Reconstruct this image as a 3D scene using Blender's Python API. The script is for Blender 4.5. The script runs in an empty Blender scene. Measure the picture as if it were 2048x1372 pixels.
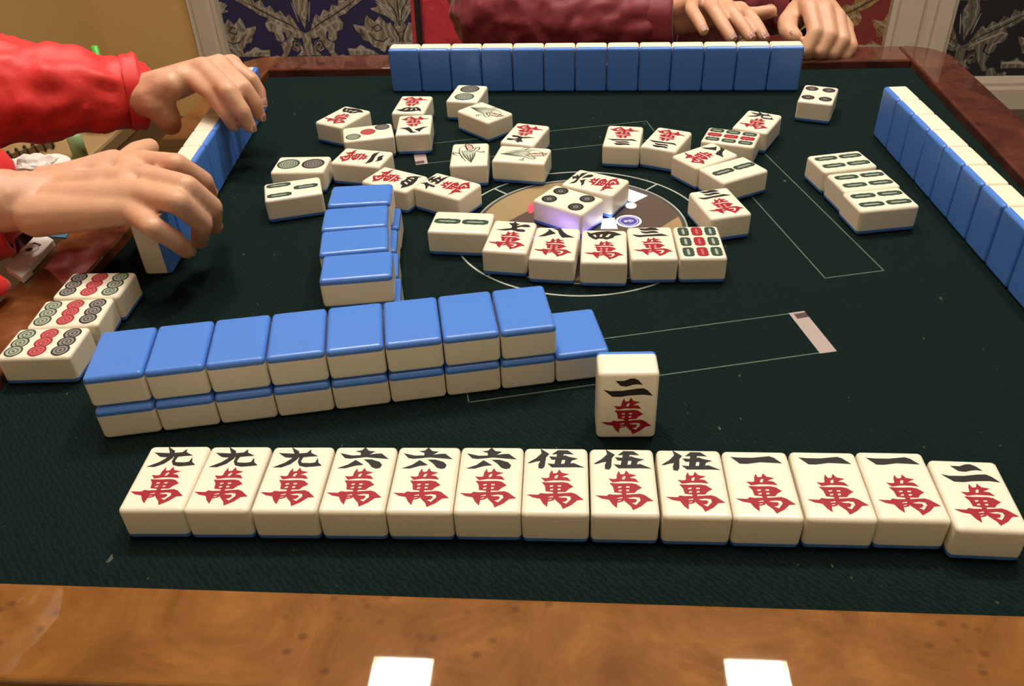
import bpy, bmesh, math, random
from mathutils import Vector, Matrix, noise
from mathutils.geometry import tessellate_polygon
random.seed(7)
scene = bpy.context.scene
COL = scene.collection
PI = math.pi
R = math.radians

# ---------------------------------------------------------------- camera
cam_data = bpy.data.cameras.new('camera')
cam = bpy.data.objects.new('camera', cam_data); COL.objects.link(cam)
cam_data.sensor_width = 36.0
cam_data.lens = 29.964
cam_data.clip_start = 0.02
cam.matrix_world = Matrix((
    (0.99707726, -0.00922175, 0.07584125, -0.00142485),
    (0.06651327, 0.59318130, -0.80231660, -0.60616829),
    (-0.03758884, 0.80501609, 0.59206095, 1.09093057),
    (0, 0, 0, 1)))
scene.camera = cam

# ---------------------------------------------------------------- world, exposure, lights
scene.view_settings.view_transform = 'Standard'
scene.view_settings.look = 'None'
scene.view_settings.gamma = 1.0
scene.view_settings.use_curve_mapping = False
scene.view_settings.exposure = 0.16
world = bpy.data.worlds.new('room_ambience'); scene.world = world
world.use_nodes = True
bg = world.node_tree.nodes['Background']
bg.inputs['Color'].default_value = (1.0, 0.81, 0.53, 1)
bg.inputs['Strength'].default_value = 0.36

def area_light(name, loc, size_x, size_y, watts, color, rot=(0, 0, 0)):
    d = bpy.data.lights.new(name, 'AREA'); d.shape = 'RECTANGLE'
    d.size = size_x; d.size_y = size_y; d.energy = watts; d.color = color
    o = bpy.data.objects.new(name, d); COL.objects.link(o)
    o.location = loc; o.rotation_euler = rot
    return o
area_light('ceiling_soft_fill', (0.0, 0.06, 2.56), 1.3, 0.9, 23, (1.0, 0.92, 0.80))  # added soft fill light, standing in for unseen lamps across the ceiling
LAMP_STRENGTH = 180.0

ZT = 0.76            # height of the felt above the floor
TW, TL, TH = 0.0330, 0.0470, 0.02124   # mahjong tile width, length, thickness

# ---------------------------------------------------------------- materials
MATS = {}
def mat(name, color=(.8, .8, .8), rough=.5, metal=0., coat=0., coat_rough=.05, spec=.5, emit=None, strength=0., sss=0., sheen=0.):
    m = bpy.data.materials.new(name); m.use_nodes = True
    b = m.node_tree.nodes['Principled BSDF']
    b.inputs['Base Color'].default_value = (*color, 1)
    b.inputs['Roughness'].default_value = rough
    b.inputs['Metallic'].default_value = metal
    b.inputs['Coat Weight'].default_value = coat
    b.inputs['Coat Roughness'].default_value = coat_rough
    b.inputs['Specular IOR Level'].default_value = spec
    if sss:
        b.inputs['Subsurface Weight'].default_value = sss
        b.inputs['Subsurface Radius'].default_value = (1.0, .55, .25)
        b.inputs['Subsurface Scale'].default_value = .004
    if sheen: b.inputs['Sheen Weight'].default_value = sheen
    if emit:
        b.inputs['Emission Color'].default_value = (*emit, 1)
        b.inputs['Emission Strength'].default_value = strength
    MATS[name] = m
    return m
def nt(m): return m.node_tree.nodes, m.node_tree.links, m.node_tree.nodes['Principled BSDF']
def coords(m, scale=(1, 1, 1), kind='Object', rot=(0, 0, 0)):
    n, l, b = nt(m)
    tc = n.new('ShaderNodeTexCoord'); mp = n.new('ShaderNodeMapping')
    mp.inputs['Scale'].default_value = scale; mp.inputs['Rotation'].default_value = rot
    l.new(tc.outputs[kind], mp.inputs['Vector'])
    return mp.outputs['Vector']
def noise_tex(m, vec, scale, detail=4, rough=.55, distort=0.):
    n, l, b = nt(m)
    t = n.new('ShaderNodeTexNoise'); t.inputs['Scale'].default_value = scale
    t.inputs['Detail'].default_value = detail; t.inputs['Roughness'].default_value = rough
    t.inputs['Distortion'].default_value = distort
    l.new(vec, t.inputs['Vector']); return t.outputs['Fac']
def ramp(m, fac, stops):
    n, l, b = nt(m)
    r = n.new('ShaderNodeValToRGB'); e = r.color_ramp.elements
    while len(e) < len(stops): e.new(.5)
    for el, (p, c) in zip(e, stops):
        el.position = p; el.color = (*c, 1)
    l.new(fac, r.inputs['Fac']); return r.outputs['Color']
def mix(m, fac, a, b_, mode='MIX'):
    n, l, b = nt(m)
    x = n.new('ShaderNodeMix'); x.data_type = 'RGBA'; x.blend_type = mode
    for sock, v in ((x.inputs[0], fac), (x.inputs[6], a), (x.inputs[7], b_)):
        if isinstance(v, (int, float)): sock.default_value = v
        elif isinstance(v, tuple): sock.default_value = (*v, 1)
        else: l.new(v, sock)
    return x.outputs[2]
def bump(m, height, strength=.3, dist=.001):
    n, l, b = nt(m)
    x = n.new('ShaderNodeBump'); x.inputs['Strength'].default_value = strength; x.inputs['Distance'].default_value = dist
    l.new(height, x.inputs['Height']); l.new(x.outputs['Normal'], b.inputs['Normal'])
def base(m, col): m.node_tree.links.new(col, nt(m)[2].inputs['Base Color'])

ivory = mat('ivory_resin', (.81, .735, .575), .30, coat=.2, coat_rough=.12, sss=.12)
blue = mat('blue_resin', (.068, .20, .61), .33, coat=.15, coat_rough=.15)
_v = coords(blue); bump(blue, noise_tex(blue, _v, 900, 2), .12, .0003)
inkk = mat('black_ink', (.014, .010, .008), .55, spec=.25)
inkr = mat('red_ink', (.30, .010, .018), .55, spec=.25)
inkg = mat('green_ink', (.022, .05, .028), .42)
inkgl = mat('pale_green_ink', (.33, .36, .27), .45)
inkkl = mat('grey_ink', (.22, .205, .185), .45)
inkrl = mat('pale_red_ink', (.42, .095, .09), .5)

felt = mat('green_felt', (.012, .03, .026), .95, spec=.08)
_v = coords(felt)
_n, _l, _b = nt(felt)
_w = _n.new('ShaderNodeTexWave'); _w.wave_type = 'BANDS'; _w.bands_direction = 'DIAGONAL'
_w.inputs['Scale'].default_value = 150; _w.inputs['Distortion'].default_value = 6
_w.inputs['Detail'].default_value = 3; _w.inputs['Detail Scale'].default_value = 1.5
_l.new(_v, _w.inputs['Vector'])
_c = mix(felt, noise_tex(felt, _v, 7, 3), (.0026, .0070, .0062), (.0036, .0102, .0086))
_c = mix(felt, _w.outputs['Fac'], _c, (.0055, .0138, .0115))
_sp = ramp(felt, noise_tex(felt, coords(felt, (1, .45, 1)), 230, 2, .5), [(.0, (0, 0, 0)), (.745, (0, 0, 0)), (.78, (1, 1, 1))])
_c = mix(felt, _sp, _c, (.09, .095, .075))
base(felt, _c); bump(felt, _w.outputs['Fac'], .5, .0006)

def burl(name, dark, mid, lite):
    m = mat(name, mid, .5, coat=1.0, coat_rough=.02, spec=.08)
    v = coords(m, (1, 1, 1))
    f1 = noise_tex(m, v, 12, 6, .62, 2.6)
    c = ramp(m, f1, [(.34, dark), (.50, mid), (.64, lite)])
    f2 = noise_tex(m, coords(m, (1, 3, 1)), 42, 5, .65, 1.2)
    c = mix(m, ramp(m, f2, [(.35, (0, 0, 0)), (.75, (.38, .38, .38))]), c, dark)
    n, l, b = nt(m)
    vo = n.new('ShaderNodeTexVoronoi'); vo.inputs['Scale'].default_value = 95; vo.inputs['Randomness'].default_value = 1
    l.new(coords(m, (1, 1.15, 1)), vo.inputs['Vector'])
    kn = ramp(m, vo.outputs['Distance'], [(.0, (1, 1, 1)), (.12, (.8, .8, .8)), (.27, (0, 0, 0))])
    msk = ramp(m, noise_tex(m, v, 11, 2), [(.53, (0, 0, 0)), (.61, (.75, .75, .75))])
    k = mix(m, 1.0, kn, msk, 'MULTIPLY')
    c = mix(m, k, c, tuple(x * .55 for x in dark))
    base(m, c)
    return m
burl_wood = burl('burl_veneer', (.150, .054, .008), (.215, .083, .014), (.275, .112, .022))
burl_half_shaded = burl('burl_veneer_half_shaded', (.070, .021, .006), (.135, .044, .011), (.18, .064, .018))  # same burl as the front rail, left rail's shade put into the colour
burl_shaded = burl('burl_veneer_shaded', (.045, .0110, .0070), (.085, .0225, .0130), (.115, .034, .019))  # same burl, shade and dark reflections on back and right rails painted in
red_wood = mat('dark_red_wood', (.050, .012, .008), .3, coat=.6, coat_rough=.1)

skin = mat('skin', (.60, .33, .205), .5, sss=.25)
_v = coords(skin)
base(skin, mix(skin, noise_tex(skin, _v, 38, 4), (.52, .25, .145), (.67, .39, .245)))
bump(skin, noise_tex(skin, _v, 420, 3), .18, .0008)
nail = mat('nail', (.72, .42, .33), .25, coat=.4)
hair_m = mat('dark_hair', (.012, .009, .008), .5)
def cloth(name, a, b_, rough=.5, sheen=.2, sc=16, st=.6, bd=.02):
    m = mat(name, a, rough, sheen=sheen)
    v = coords(m)
    base(m, mix(m, noise_tex(m, v, 9, 4), a, b_))
    bump(m, noise_tex(m, v, sc, 5, .6, .8), st, bd)
    return m
red_nylon = cloth('bright_red_nylon', (.60, .016, .012), (.70, .024, .018), .55, .1, 60, .12, .003)
maroon = cloth('maroon_puffer_fabric', (.165, .010, .020), (.205, .014, .027), .6, .15, 60, .10, .003)
dark_cloth = mat('dark_trousers', (.012, .012, .018), .8)
cuff_in = mat('dark_lining', (.022, .006, .007), .8)
red_chair = cloth('red_chair_fabric', (.50, .022, .028), (.44, .017, .024), .7, .2, 30, .2)
black_pipe = mat('black_piping', (.010, .008, .008), .5)

ochre = mat('ochre_plaster', (.46, .285, .105), .8)
base(ochre, mix(ochre, noise_tex(ochre, coords(ochre), 3, 3), (.60, .37, .125), (.66, .42, .15)))
cream = mat('cream_moulding', (.56, .47, .36), .45)
ceil_m = mat('ceiling_paint', (.42, .37, .30), .9)
floor_m = mat('dark_floor', (.055, .030, .018), .35)
_v = coords(floor_m); base(floor_m, mix(floor_m, noise_tex(floor_m, coords(floor_m, (1, 8, 1)), 4, 5), (.04, .02, .012), (.075, .042, .026)))
navy = mat('navy_wallpaper', (.016, .013, .065), .75)
redw = mat('red_wallpaper', (.20, .026, .020), .75)
def brocade(name, a, b_, hi):
    m = mat(name, a, .45)
    n, l, b = nt(m)
    v = coords(m)
    w = n.new('ShaderNodeTexWave'); w.wave_type = 'BANDS'; w.inputs['Scale'].default_value = 11
    w.inputs['Distortion'].default_value = 14; w.inputs['Detail'].default_value = 2; w.inputs['Detail Scale'].default_value = 1.2
    l.new(v, w.inputs['Vector'])
    c = mix(m, noise_tex(m, v, 14, 3), a, b_)
    c = mix(m, ramp(m, w.outputs['Fac'], [(.86, (0, 0, 0)), (.99, (.7, .7, .7))]), c, hi)
    c = mix(m, ramp(m, w.outputs['Fac'], [(.015, (.7, .7, .7)), (.06, (0, 0, 0))]), c, (.035, .026, .018))
    base(m, c)
    return m
silver = brocade('silver_brocade', (.20, .165, .115), (.26, .215, .155), (.50, .46, .42))
dim_silver = brocade('grey_brocade', (.105, .088, .064), (.14, .118, .088), (.30, .28, .25))
blackw = mat('black_wallpaper', (.0085, .0080, .0115), .75)
gold = brocade('gold_brocade', (.27, .145, .045), (.34, .20, .075), (.46, .33, .17))
shade_ink = mat('wallpaper_dark_ink', (.022, .015, .012), .7)
white_ink = mat('wallpaper_light_ink', (.36, .32, .27), .5)

print_line = mat('printed_line', (.085, .135, .105), .8)
ring_line = mat('ring_line', (.36, .39, .33), .7)
patch_m = mat('printed_patch', (.36, .28, .255), .7)
slot_m = mat('patch_slot', (.06, .02, .02), .7)
pan_brown = mat('panel_brown', (.088, .062, .045), .35, coat=.5)
pan_tan = mat('panel_tan', (.32, .225, .105), .35, coat=.5)
pan_edge = mat('panel_edge', (.05, .045, .04), .5)
pan_white = mat('panel_white', (.85, .85, .85), .4, emit=(1, 1, 1), strength=.55)
pan_violet = mat('panel_violet', (.05, .035, .16), .4, emit=(.12, .08, .45), strength=.35)
led_m = mat('led_glow', (.9, .9, 1), .4, emit=(.80, .84, 1.0), strength=3.0)
led_v = mat('violet_led', (.3, .25, 1), .4, emit=(.33, .24, 1.0), strength=13.0)
red_lens = mat('red_lens', (.65, .06, .10), .3, emit=(.9, .08, .14), strength=.25)
lamp_m = mat('lamp_diffuser', (.9, .9, .9), .4, emit=(1.0, .945, .865), strength=LAMP_STRENGTH)
white_plastic = mat('white_plastic', (.70, .65, .56), .35)
dark_gap = mat('dark_gap', (.03, .02, .02), .7)
tan_card = mat('tan_cover', (.26, .16, .06), .6)
coil_m = mat('dark_coil', (.03, .02, .014), .35, metal=.4)
tissue_m = mat('tissue_paper', (.72, .66, .60), .85)
green_m = mat('green_plastic', (.07, .45, .05), .4)
palegreen_m = mat('pale_green_plastic', (.36, .55, .25), .4)
bluecard_m = mat('blue_card', (.035, .12, .19), .5)
steel = mat('dark_metal', (.05, .05, .055), .35, metal=.8)

# ---------------------------------------------------------------- object helpers
def link(o, parent=None):
    COL.objects.link(o)
    if parent is not None: o.parent = parent
    return o
def obj(name, bm, mats, parent=None, smooth=False):
    me = bpy.data.meshes.new(name)
    if isinstance(bm, bmesh.types.BMesh):
        bm.to_mesh(me); bm.free()
    for m in (mats if isinstance(mats, (list, tuple)) else [mats]): me.materials.append(m)
    if smooth:
        for p in me.polygons: p.use_smooth = True
    return link(bpy.data.objects.new(name, me), parent)
def tag(o, label=None, cat=None, group=None, kind=None):
    if label: o['label'] = label
    if cat: o['category'] = cat
    if group: o['group'] = group
    if kind: o['kind'] = kind
    return o
def empty(name, loc, rotz=0.):
    o = bpy.data.objects.new(name, None); o.empty_display_size = .02
    COL.objects.link(o); o.location = loc; o.rotation_euler = (0, 0, rotz); return o
def add_box(bm, lo, hi, mi=0, M=None):
    v = [bm.verts.new((x, y, z)) for z in (lo[2], hi[2]) for y in (lo[1], hi[1]) for x in (lo[0], hi[0])]
    fs = [bm.faces.new([v[i] for i in q]) for q in ((0, 2, 3, 1), (4, 5, 7, 6), (0, 1, 5, 4), (2, 6, 7, 3), (0, 4, 6, 2), (1, 3, 7, 5))]
    for f in fs: f.material_index = mi
    if M is not None: bmesh.ops.transform(bm, matrix=M, verts=v)
    return v, fs
def bevel_all(bm, w, seg=2):
    bmesh.ops.bevel(bm, geom=[e for e in bm.edges], offset=w, segments=seg, affect='EDGES', profile=.5)
def add_prism(bm, pts, z0, z1, mi=0):
    lo = [bm.verts.new((x, y, z0)) for x, y in pts]; hi = [bm.verts.new((x, y, z1)) for x, y in pts]
    n = len(pts)
    fs = [bm.faces.new(hi), bm.faces.new(lo[::-1])]
    for i in range(n): fs.append(bm.faces.new((lo[i], lo[(i + 1) % n], hi[(i + 1) % n], hi[i])))
    for f in fs: f.material_index = mi
    return fs
def add_poly(bm, loops, z, mi=0, M=None):
    """flat filled polygon with holes, painted on a surface at height z"""
    vl = [[Vector((x, y, 0)) for x, y in lp] for lp in loops]
    flat = [p for lp in vl for p in lp]
    tris = tessellate_polygon(vl)
    vs = [bm.verts.new((p.x, p.y, z) if M is None else M @ Vector((p.x, p.y, z))) for p in flat]
    for t in tris:
        a, b, c = (flat[i] for i in t)
        ar = (b.x - a.x) * (c.y - a.y) - (b.y - a.y) * (c.x - a.x)
        if abs(ar) < 1e-14: continue
        try: f = bm.faces.new([vs[i] for i in (t if ar > 0 else t[::-1])])
        except ValueError: continue
        f.material_index = mi
def circle(cx, cy, r, n=28, a0=0., a1=2 * PI, ry=None):
    ry = ry or r
    return [(cx + r * math.cos(a0 + (a1 - a0) * i / n), cy + ry * math.sin(a0 + (a1 - a0) * i / n)) for i in range(n)]
def ring(bm, cx, cy, r0, r1, z, mi=0, n=96):
    a = [bm.verts.new((*p, z)) for p in circle(cx, cy, r0, n)]; b = [bm.verts.new((*p, z)) for p in circle(cx, cy, r1, n)]
    for i in range(n):
        f = bm.faces.new((a[i], b[i], b[(i + 1) % n], a[(i + 1) % n])); f.material_index = mi
def stroke(bm, pts, w, z, mi=0):
    """a thin painted line with width w along pts"""
    p = [Vector((x, y)) for x, y in pts]
    L_, R_ = [], []
    for i in range(len(p)):
        d = (p[min(i + 1, len(p) - 1)] - p[max(i - 1, 0)]).normalized(); n = Vector((-d.y, d.x))
        k = w / 2 * (1 if 0 < i < len(p) - 1 else .45)
        L_.append(bm.verts.new((*(p[i] + n * k), z))); R_.append(bm.verts.new((*(p[i] - n * k), z)))
    for i in range(len(p) - 1):
        f = bm.faces.new((R_[i], R_[i + 1], L_[i + 1], L_[i])); f.material_index = mi
def tube(bm, pts, r, n=10, closed=False, mi=0):
    P = [Vector(p) for p in pts]; rings = []
    m = len(P)
    for i in range(m):
        d = (P[(i + 1) % m] - P[i - 1]) if closed else (P[min(i + 1, m - 1)] - P[max(i - 1, 0)])
        d.normalize(); u = d.orthogonal() if not rings else (u - d * u.dot(d)); u.normalize(); w = d.cross(u)
        rr = r[i] if isinstance(r, (list, tuple)) else r
        rings.append([bm.verts.new(P[i] + (u * math.cos(2 * PI * k / n) + w * math.sin(2 * PI * k / n)) * rr) for k in range(n)])
    for i in range(m if closed else m - 1):
        a, b = rings[i], rings[(i + 1) % m]
        for k in range(n):
            f = bm.faces.new((a[k], a[(k + 1) % n], b[(k + 1) % n], b[k])); f.material_index = mi; f.smooth = True
    if not closed:
        bm.faces.new(rings[0][::-1]).material_index = mi; bm.faces.new(rings[-1]).material_index = mi

# ---------------------------------------------------------------- room
def plane_struct(name, pts, m):
    bm = bmesh.new(); bm.faces.new([bm.verts.new(p) for p in pts])
    o = obj(name, bm, m); o['kind'] = 'structure'; return o
BY, LX, RX, FY, CZ = 2.20, -1.59, 3.2, -1.5, 2.6
plane_struct('floor', [(LX, FY, 0), (RX, FY, 0), (RX, BY, 0), (LX, BY, 0)], floor_m)
plane_struct('ceiling', [(LX, FY, CZ), (LX, BY, CZ), (RX, BY, CZ), (RX, FY, CZ)], ceil_m)
plane_struct('wall_left', [(LX, FY, 0), (LX, BY, 0), (LX, BY, CZ), (LX, FY, CZ)], ochre)
wall = plane_struct('wall_back', [(LX, BY, 0), (RX, BY, 0), (RX, BY, CZ), (LX, BY, CZ)], ochre)

# wallpaper motifs, drawn in metres on the wall (x right, z up)
S_ = 1 / 3.657 * .001893
def W_(pts, ax=657, ay=390): return [((x - ax) * S_, -(y - ay) * S_) for x, y in pts]
BRANCH = W_([(657,255),(690,232),(718,172),(742,132),(768,150),(792,108),(830,120),(852,78),(890,90),(902,40),(948,60),(960,8),(1010,20),(1042,-20),(1085,-10),(1072,40),(1020,72),(968,104),(930,136),(880,152),(908,188),(898,230),(862,242),(852,290),(822,306),(797,284),(806,244),(778,232),(757,252),(766,276),(744,270),(704,284)])
BRANCH_TIP = W_([(1060,10),(1100,-40),(1090,-90),(1140,-120),(1130,-170),(1190,-190),(1180,-120),(1150,-60),(1110,0)])
STEM = W_([(657,250),(690,240),(684,300),(690,388),(657,390)])
SCROLL = W_([(690,390),(692,335),(712,300),(742,288),(764,312),(758,352),(730,366),(712,350),(718,330),(734,334),(742,322),(730,312),(712,330),(706,362),(742,392)])
FAN = W_([(657,225),(680,150),(700,108),(706,40),(690,0),(702,-60),(740,-90),(720,-150),(657,-260)])
CLUSTER_TOP = W_([(1262,215),(1180,150),(1128,132),(1088,108),(1130,100),(1152,76),(1108,44),(1180,30),(1192,-10),(1240,20),(1262,-40),(1290,10),(1332,-10),(1340,40),(1402,62),(1372,84),(1404,110),(1346,120),(1330,150),(1290,205)])
CLUSTER_ROSE = W_([(968,200),(1040,214),(1050,168),(1064,148),(1110,190),(1142,150),(1182,200),(1212,196),(1232,232),(1222,262),(1252,290),(1210,320),(1182,330),(1150,382),(1112,352),(1080,342),(1060,310),(1020,302),(1006,262),(986,244)])
CLUSTER_BASE = W_([(910,348),(960,352),(1000,328),(1040,352),(1072,362),(1110,392),(920,394)])
CLUSTER_SIDE = W_([(1176,392),(1182,330),(1212,292),(1282,268),(1330,302),(1392,306),(1440,330),(1440,392)])
def mirror(pts, ax): return [(2 * ax - x, z) for x, z in pts][::-1]
HALF = (1265 - 657) * S_
def motif(bm, cx, cz, z, mi, dark, lite):
    def put(p, dz=0, m_=mi): add_poly(bm, [[(x + cx, y + cz) for x, y in p]], z + dz, m_)
    for k, p in enumerate((BRANCH, BRANCH_TIP, STEM, SCROLL, FAN)):
        put(p, k * 2e-5); put(mirror(p, 0), k * 2e-5 + 1e-5)
    for sgn in (1, -1):
        for a, w in (([(690,235),(760,190),(840,150),(930,100),(1030,40)], .004), ([(668,225),(690,150),(712,60)], .004), ([(700,330),(722,300),(750,300),(756,335),(732,356)], .005)):
            stroke(bm, [(sgn * x + cx, y + cz) for x, y in W_(a)], w, z + 2e-4, dark)
        for a, w in (([(700,255),(780,215),(870,175),(900,190)], .006), ([(760,160),(850,120),(940,72)], .004), ([(690,180),(702,120),(716,60)], .004), ([(820,290),(830,255),(870,225)], .005)):
            stroke(bm, [(sgn * x + cx, y + cz) for x, y in W_(a)], w, z + 2.4e-4, lite)
def cluster(bm, cx, cz, z, mi, dark, lite, ax=1265):
    sh = HALF
    def put(p, dz): add_poly(bm, [[(x - sh + cx, y + cz) for x, y in p]], z + dz, mi)
    for k, p in enumerate((CLUSTER_TOP, CLUSTER_ROSE, CLUSTER_SIDE, CLUSTER_BASE)):
        put(p, k * 2e-5)
    for k, p in enumerate((CLUSTER_ROSE, CLUSTER_BASE)):
        add_poly(bm, [[(x + cx, y + cz) for x, y in mirror([(a - sh, b) for a, b in p], 0)]], z + 1e-4 + k * 2e-5, mi)
    for a, w in (([(1262,215),(1240,120),(1190,50)], .004), ([(1262,215),(1268,110),(1262,0)], .003), ([(1262,215),(1310,120),(1372,70)], .004), ([(1090,215),(1112,250),(1150,232),(1130,205),(1100,215)], .004),
                 ([(1060,260),(1100,300),(1150,310),(1190,280)], .004), ([(1210,200),(1242,250),(1258,300),(1230,350)], .005), ([(1150,382),(1180,330),(1220,300)], .004), ([(1000,250),(1050,290)], .003)):
        stroke(bm, [(x - sh + cx, y + cz) for x, y in W_(a)], w, z + 2e-4, dark)
        stroke(bm, [(cx - (x - sh), y + cz) for x, y in W_(a)], w, z + 2.1e-4, dark)
    for a, w in (([(1240,190),(1180,110),(1130,70)], .006), ([(1280,180),(1320,110),(1390,62)], .005), ([(985,205),(1050,240),(1120,262)], .006), ([(920,362),(1010,356),(1080,376)], .010), ([(1270,320),(1330,322),(1420,350)], .006)):
        stroke(bm, [(x - sh + cx, y + cz) for x, y in W_(a)], w, z + 2.4e-4, lite)
        stroke(bm, [(cx - (x - sh), y + cz) for x, y in W_(a)], w, z + 2.5e-4, lite)
def clip_x(bm, x0, x1):
    for x, s in ((x0, -1), (x1, 1)):
        bmesh.ops.bisect_plane(bm, geom=bm.verts[:] + bm.edges[:] + bm.faces[:], plane_co=(x, 0, 0), plane_no=(s, 0, 0), clear_outer=True)
def wallpaper(name, x0, x1, ground, leaf, cx, cz, nx, label):
    bm = bmesh.new()
    f = bm.faces.new([bm.verts.new(p) for p in ((x0, .10, 0), (x1, .10, 0), (x1, CZ, 0), (x0, CZ, 0))]); f.material_index = 0
    for i in nx:
        for k in range(-1, 3):
            zz = cz + k * .42 + (0 if i % 2 == 0 else .0)
            (motif if i % 2 == 0 else cluster)(bm, cx + i * HALF, zz, .001, 1, 2, 3)
            (cluster if i % 2 == 0 else motif)(bm, cx + i * HALF, zz + .21, .0006, 1, 2, 3)
    clip_x(bm, x0, x1)
    bmesh.ops.bisect_plane(bm, geom=bm.verts[:] + bm.edges[:] + bm.faces[:], plane_co=(0, .1, 0), plane_no=(0, -1, 0), clear_outer=True)
    bmesh.ops.transform(bm, matrix=Matrix.Translation((0, BY - .002, 0)) @ Matrix.Rotation(PI / 2, 4, 'X'), verts=bm.verts[:])
    o = obj(name, bm, [ground, leaf, shade_ink, white_ink], wall)
    o['label'] = label
    return o
wallpaper('damask_wallpaper', -1.17, .30, navy, silver, -.898, .206, range(-1, 5), 'navy wallpaper panel with silver damask leaves')
wallpaper('damask_wallpaper', .30, 1.0, redw, gold, .745, .19, range(-2, 2), 'red wallpaper panel with gold flowers')
wallpaper('damask_wallpaper', 1.1, 2.6, blackw, dim_silver, 1.20, .13, range(-1, 6), 'black wallpaper panel with grey leaves right of the cream pilaster')

def pilaster(name, x0, x1, prof, parent=None):
    """moulded upright strip: prof = list of (fraction across, depth)"""
    bm = bmesh.new()
    pts = [(x0 + (x1 - x0) * f, BY - d) for f, d in prof]
    pts = [(x0, BY)] + pts + [(x1, BY)]
    lo = [bm.verts.new((x, y, 0)) for x, y in pts]; hi = [bm.verts.new((x, y, CZ)) for x, y in pts]
    for i in range(len(pts) - 1): bm.faces.new((lo[i], lo[i + 1], hi[i + 1], hi[i]))
    bm.faces.new(hi)
    o = obj(name, bm, cream); o['kind'] = 'structure'; return o
PROF = [(0, .03), (.08, .034), (.10, .026), (.13, .024), (.16, .03), (.46, .034), (.50, .022), (.54, .02), (.58, .032), (.66, .034), (.69, .024), (.72, .024), (.76, .03), (.92, .032), (.95, .022), (1, .018)]
pilaster('trim_1', -1.275, -1.166, [(0, .012), (.10, .03), (.16, .022), (.2, .022), (.26, .032), (.70, .034), (.76, .026), (.80, .026), (.84, .03), (.96, .03), (1, .012)])
pilaster('trim_2', .952, 1.150, PROF)
bm = bmesh.new()
pr = [(BY, 0), (BY - .022, 0), (BY - .022, .065), (BY - .016, .075), (BY - .016, .085), (BY - .010, .095), (BY - .006, .102), (BY, .105)]
a = [bm.verts.new((1.15, y, z)) for y, z in pr]; b = [bm.verts.new((RX, y, z)) for y, z in pr]
for i in range(len(pr) - 1): bm.faces.new((a[i], b[i], b[i + 1], a[i + 1]))
bm.faces.new(a)
bb = obj('baseboard_back', bm, cream); bb['kind'] = 'structure'

# ceiling lamps
def ceiling_lamp(x, y, strips, label):
    """a shallow square housing with bright diffuser strips"""
    t = empty('ceiling_lamp', (x, y, CZ)); tag(t, label, 'ceiling light', 'square ceiling lights')
    bm = bmesh.new()
    for (lo, hi) in (((-.10, -.12, -.03), (.10, -.105, 0)), ((-.10, .105, -.03), (.10, .12, 0)), ((-.10, -.105, -.03), (-.085, .105, 0)), ((.085, -.105, -.03), (.10, .105, 0))): add_box(bm, lo, hi)
    obj('lamp_frame', bm, cream, t)
    for y0, y1 in strips:
        bm = bmesh.new(); add_box(bm, (-.073, y0, -.02), (.073, y1, -.005))
        obj('diffuser', bm, lamp_m, t)
ceiling_lamp(-.478, .668, [(.042, .098), (-.045, .034), (-.10, -.053)], 'square ceiling lamp with three strips over the left side of the table')
ceiling_lamp(.497, .702, [(-.10, .104)], 'square ceiling lamp with one panel over the right side of the table')

# ---------------------------------------------------------------- mahjong table
HI, RT = .3646, .009           # inner half width, rim height above the felt
table = empty('mahjong_table', (0, 0, 0)); tag(table, 'square mahjong table with glossy burl wood rim and dark green felt top', 'table')
bm = bmesh.new(); add_box(bm, (-HI - .004, -HI - .004, ZT - .02), (HI + .004, HI + .004, ZT))
obj('felt_top', bm, felt, table)
def rail(pts, m, label=None):
    bm = bmesh.new(); add_prism(bm, pts, ZT - .085, ZT + RT)
    top = [e for e in bm.edges if all(v.co.z > ZT for v in e.verts)]
    bmesh.ops.bevel(bm, geom=top, offset=.0022, segments=3, affect='EDGES', profile=.5)
    o = obj('rim_rail', bm, m, table)
    if label: o['label'] = label
OX, OY, rc = .4105, .4128, .046
g_ = .0004
rail([(-HI + g_, HI), (HI - g_, HI), (HI - g_, OY), (-HI + g_, OY)], burl_shaded)
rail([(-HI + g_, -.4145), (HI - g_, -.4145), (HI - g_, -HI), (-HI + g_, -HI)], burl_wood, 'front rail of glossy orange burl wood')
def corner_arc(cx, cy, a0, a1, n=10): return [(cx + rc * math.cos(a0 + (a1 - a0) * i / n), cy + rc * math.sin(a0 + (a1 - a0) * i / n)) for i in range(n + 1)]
rail([*corner_arc(HI, -OY + rc, -PI / 2, 0), *corner_arc(HI, OY - rc, 0, PI / 2)], burl_shaded)
rail([*corner_arc(-HI, OY - rc, PI / 2, PI), *corner_arc(-HI, -OY + rc, PI, 1.5 * PI)], burl_half_shaded)
bm = bmesh.new(); add_box(bm, (-.385, -.385, ZT - .17), (.385, .385, ZT - .021)); obj('table_skirt', bm, red_wood, table)
bm = bmesh.new(); add_box(bm, (-.13, -.13, .07), (.13, .13, ZT - .171)); bevel_all(bm, .01); obj('pedestal', bm, steel, table)
bm = bmesh.new(); add_box(bm, (-.30, -.30, 0), (.30, .30, .069)); bevel_all(bm, .015); obj('table_base', bm, steel, table)

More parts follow.
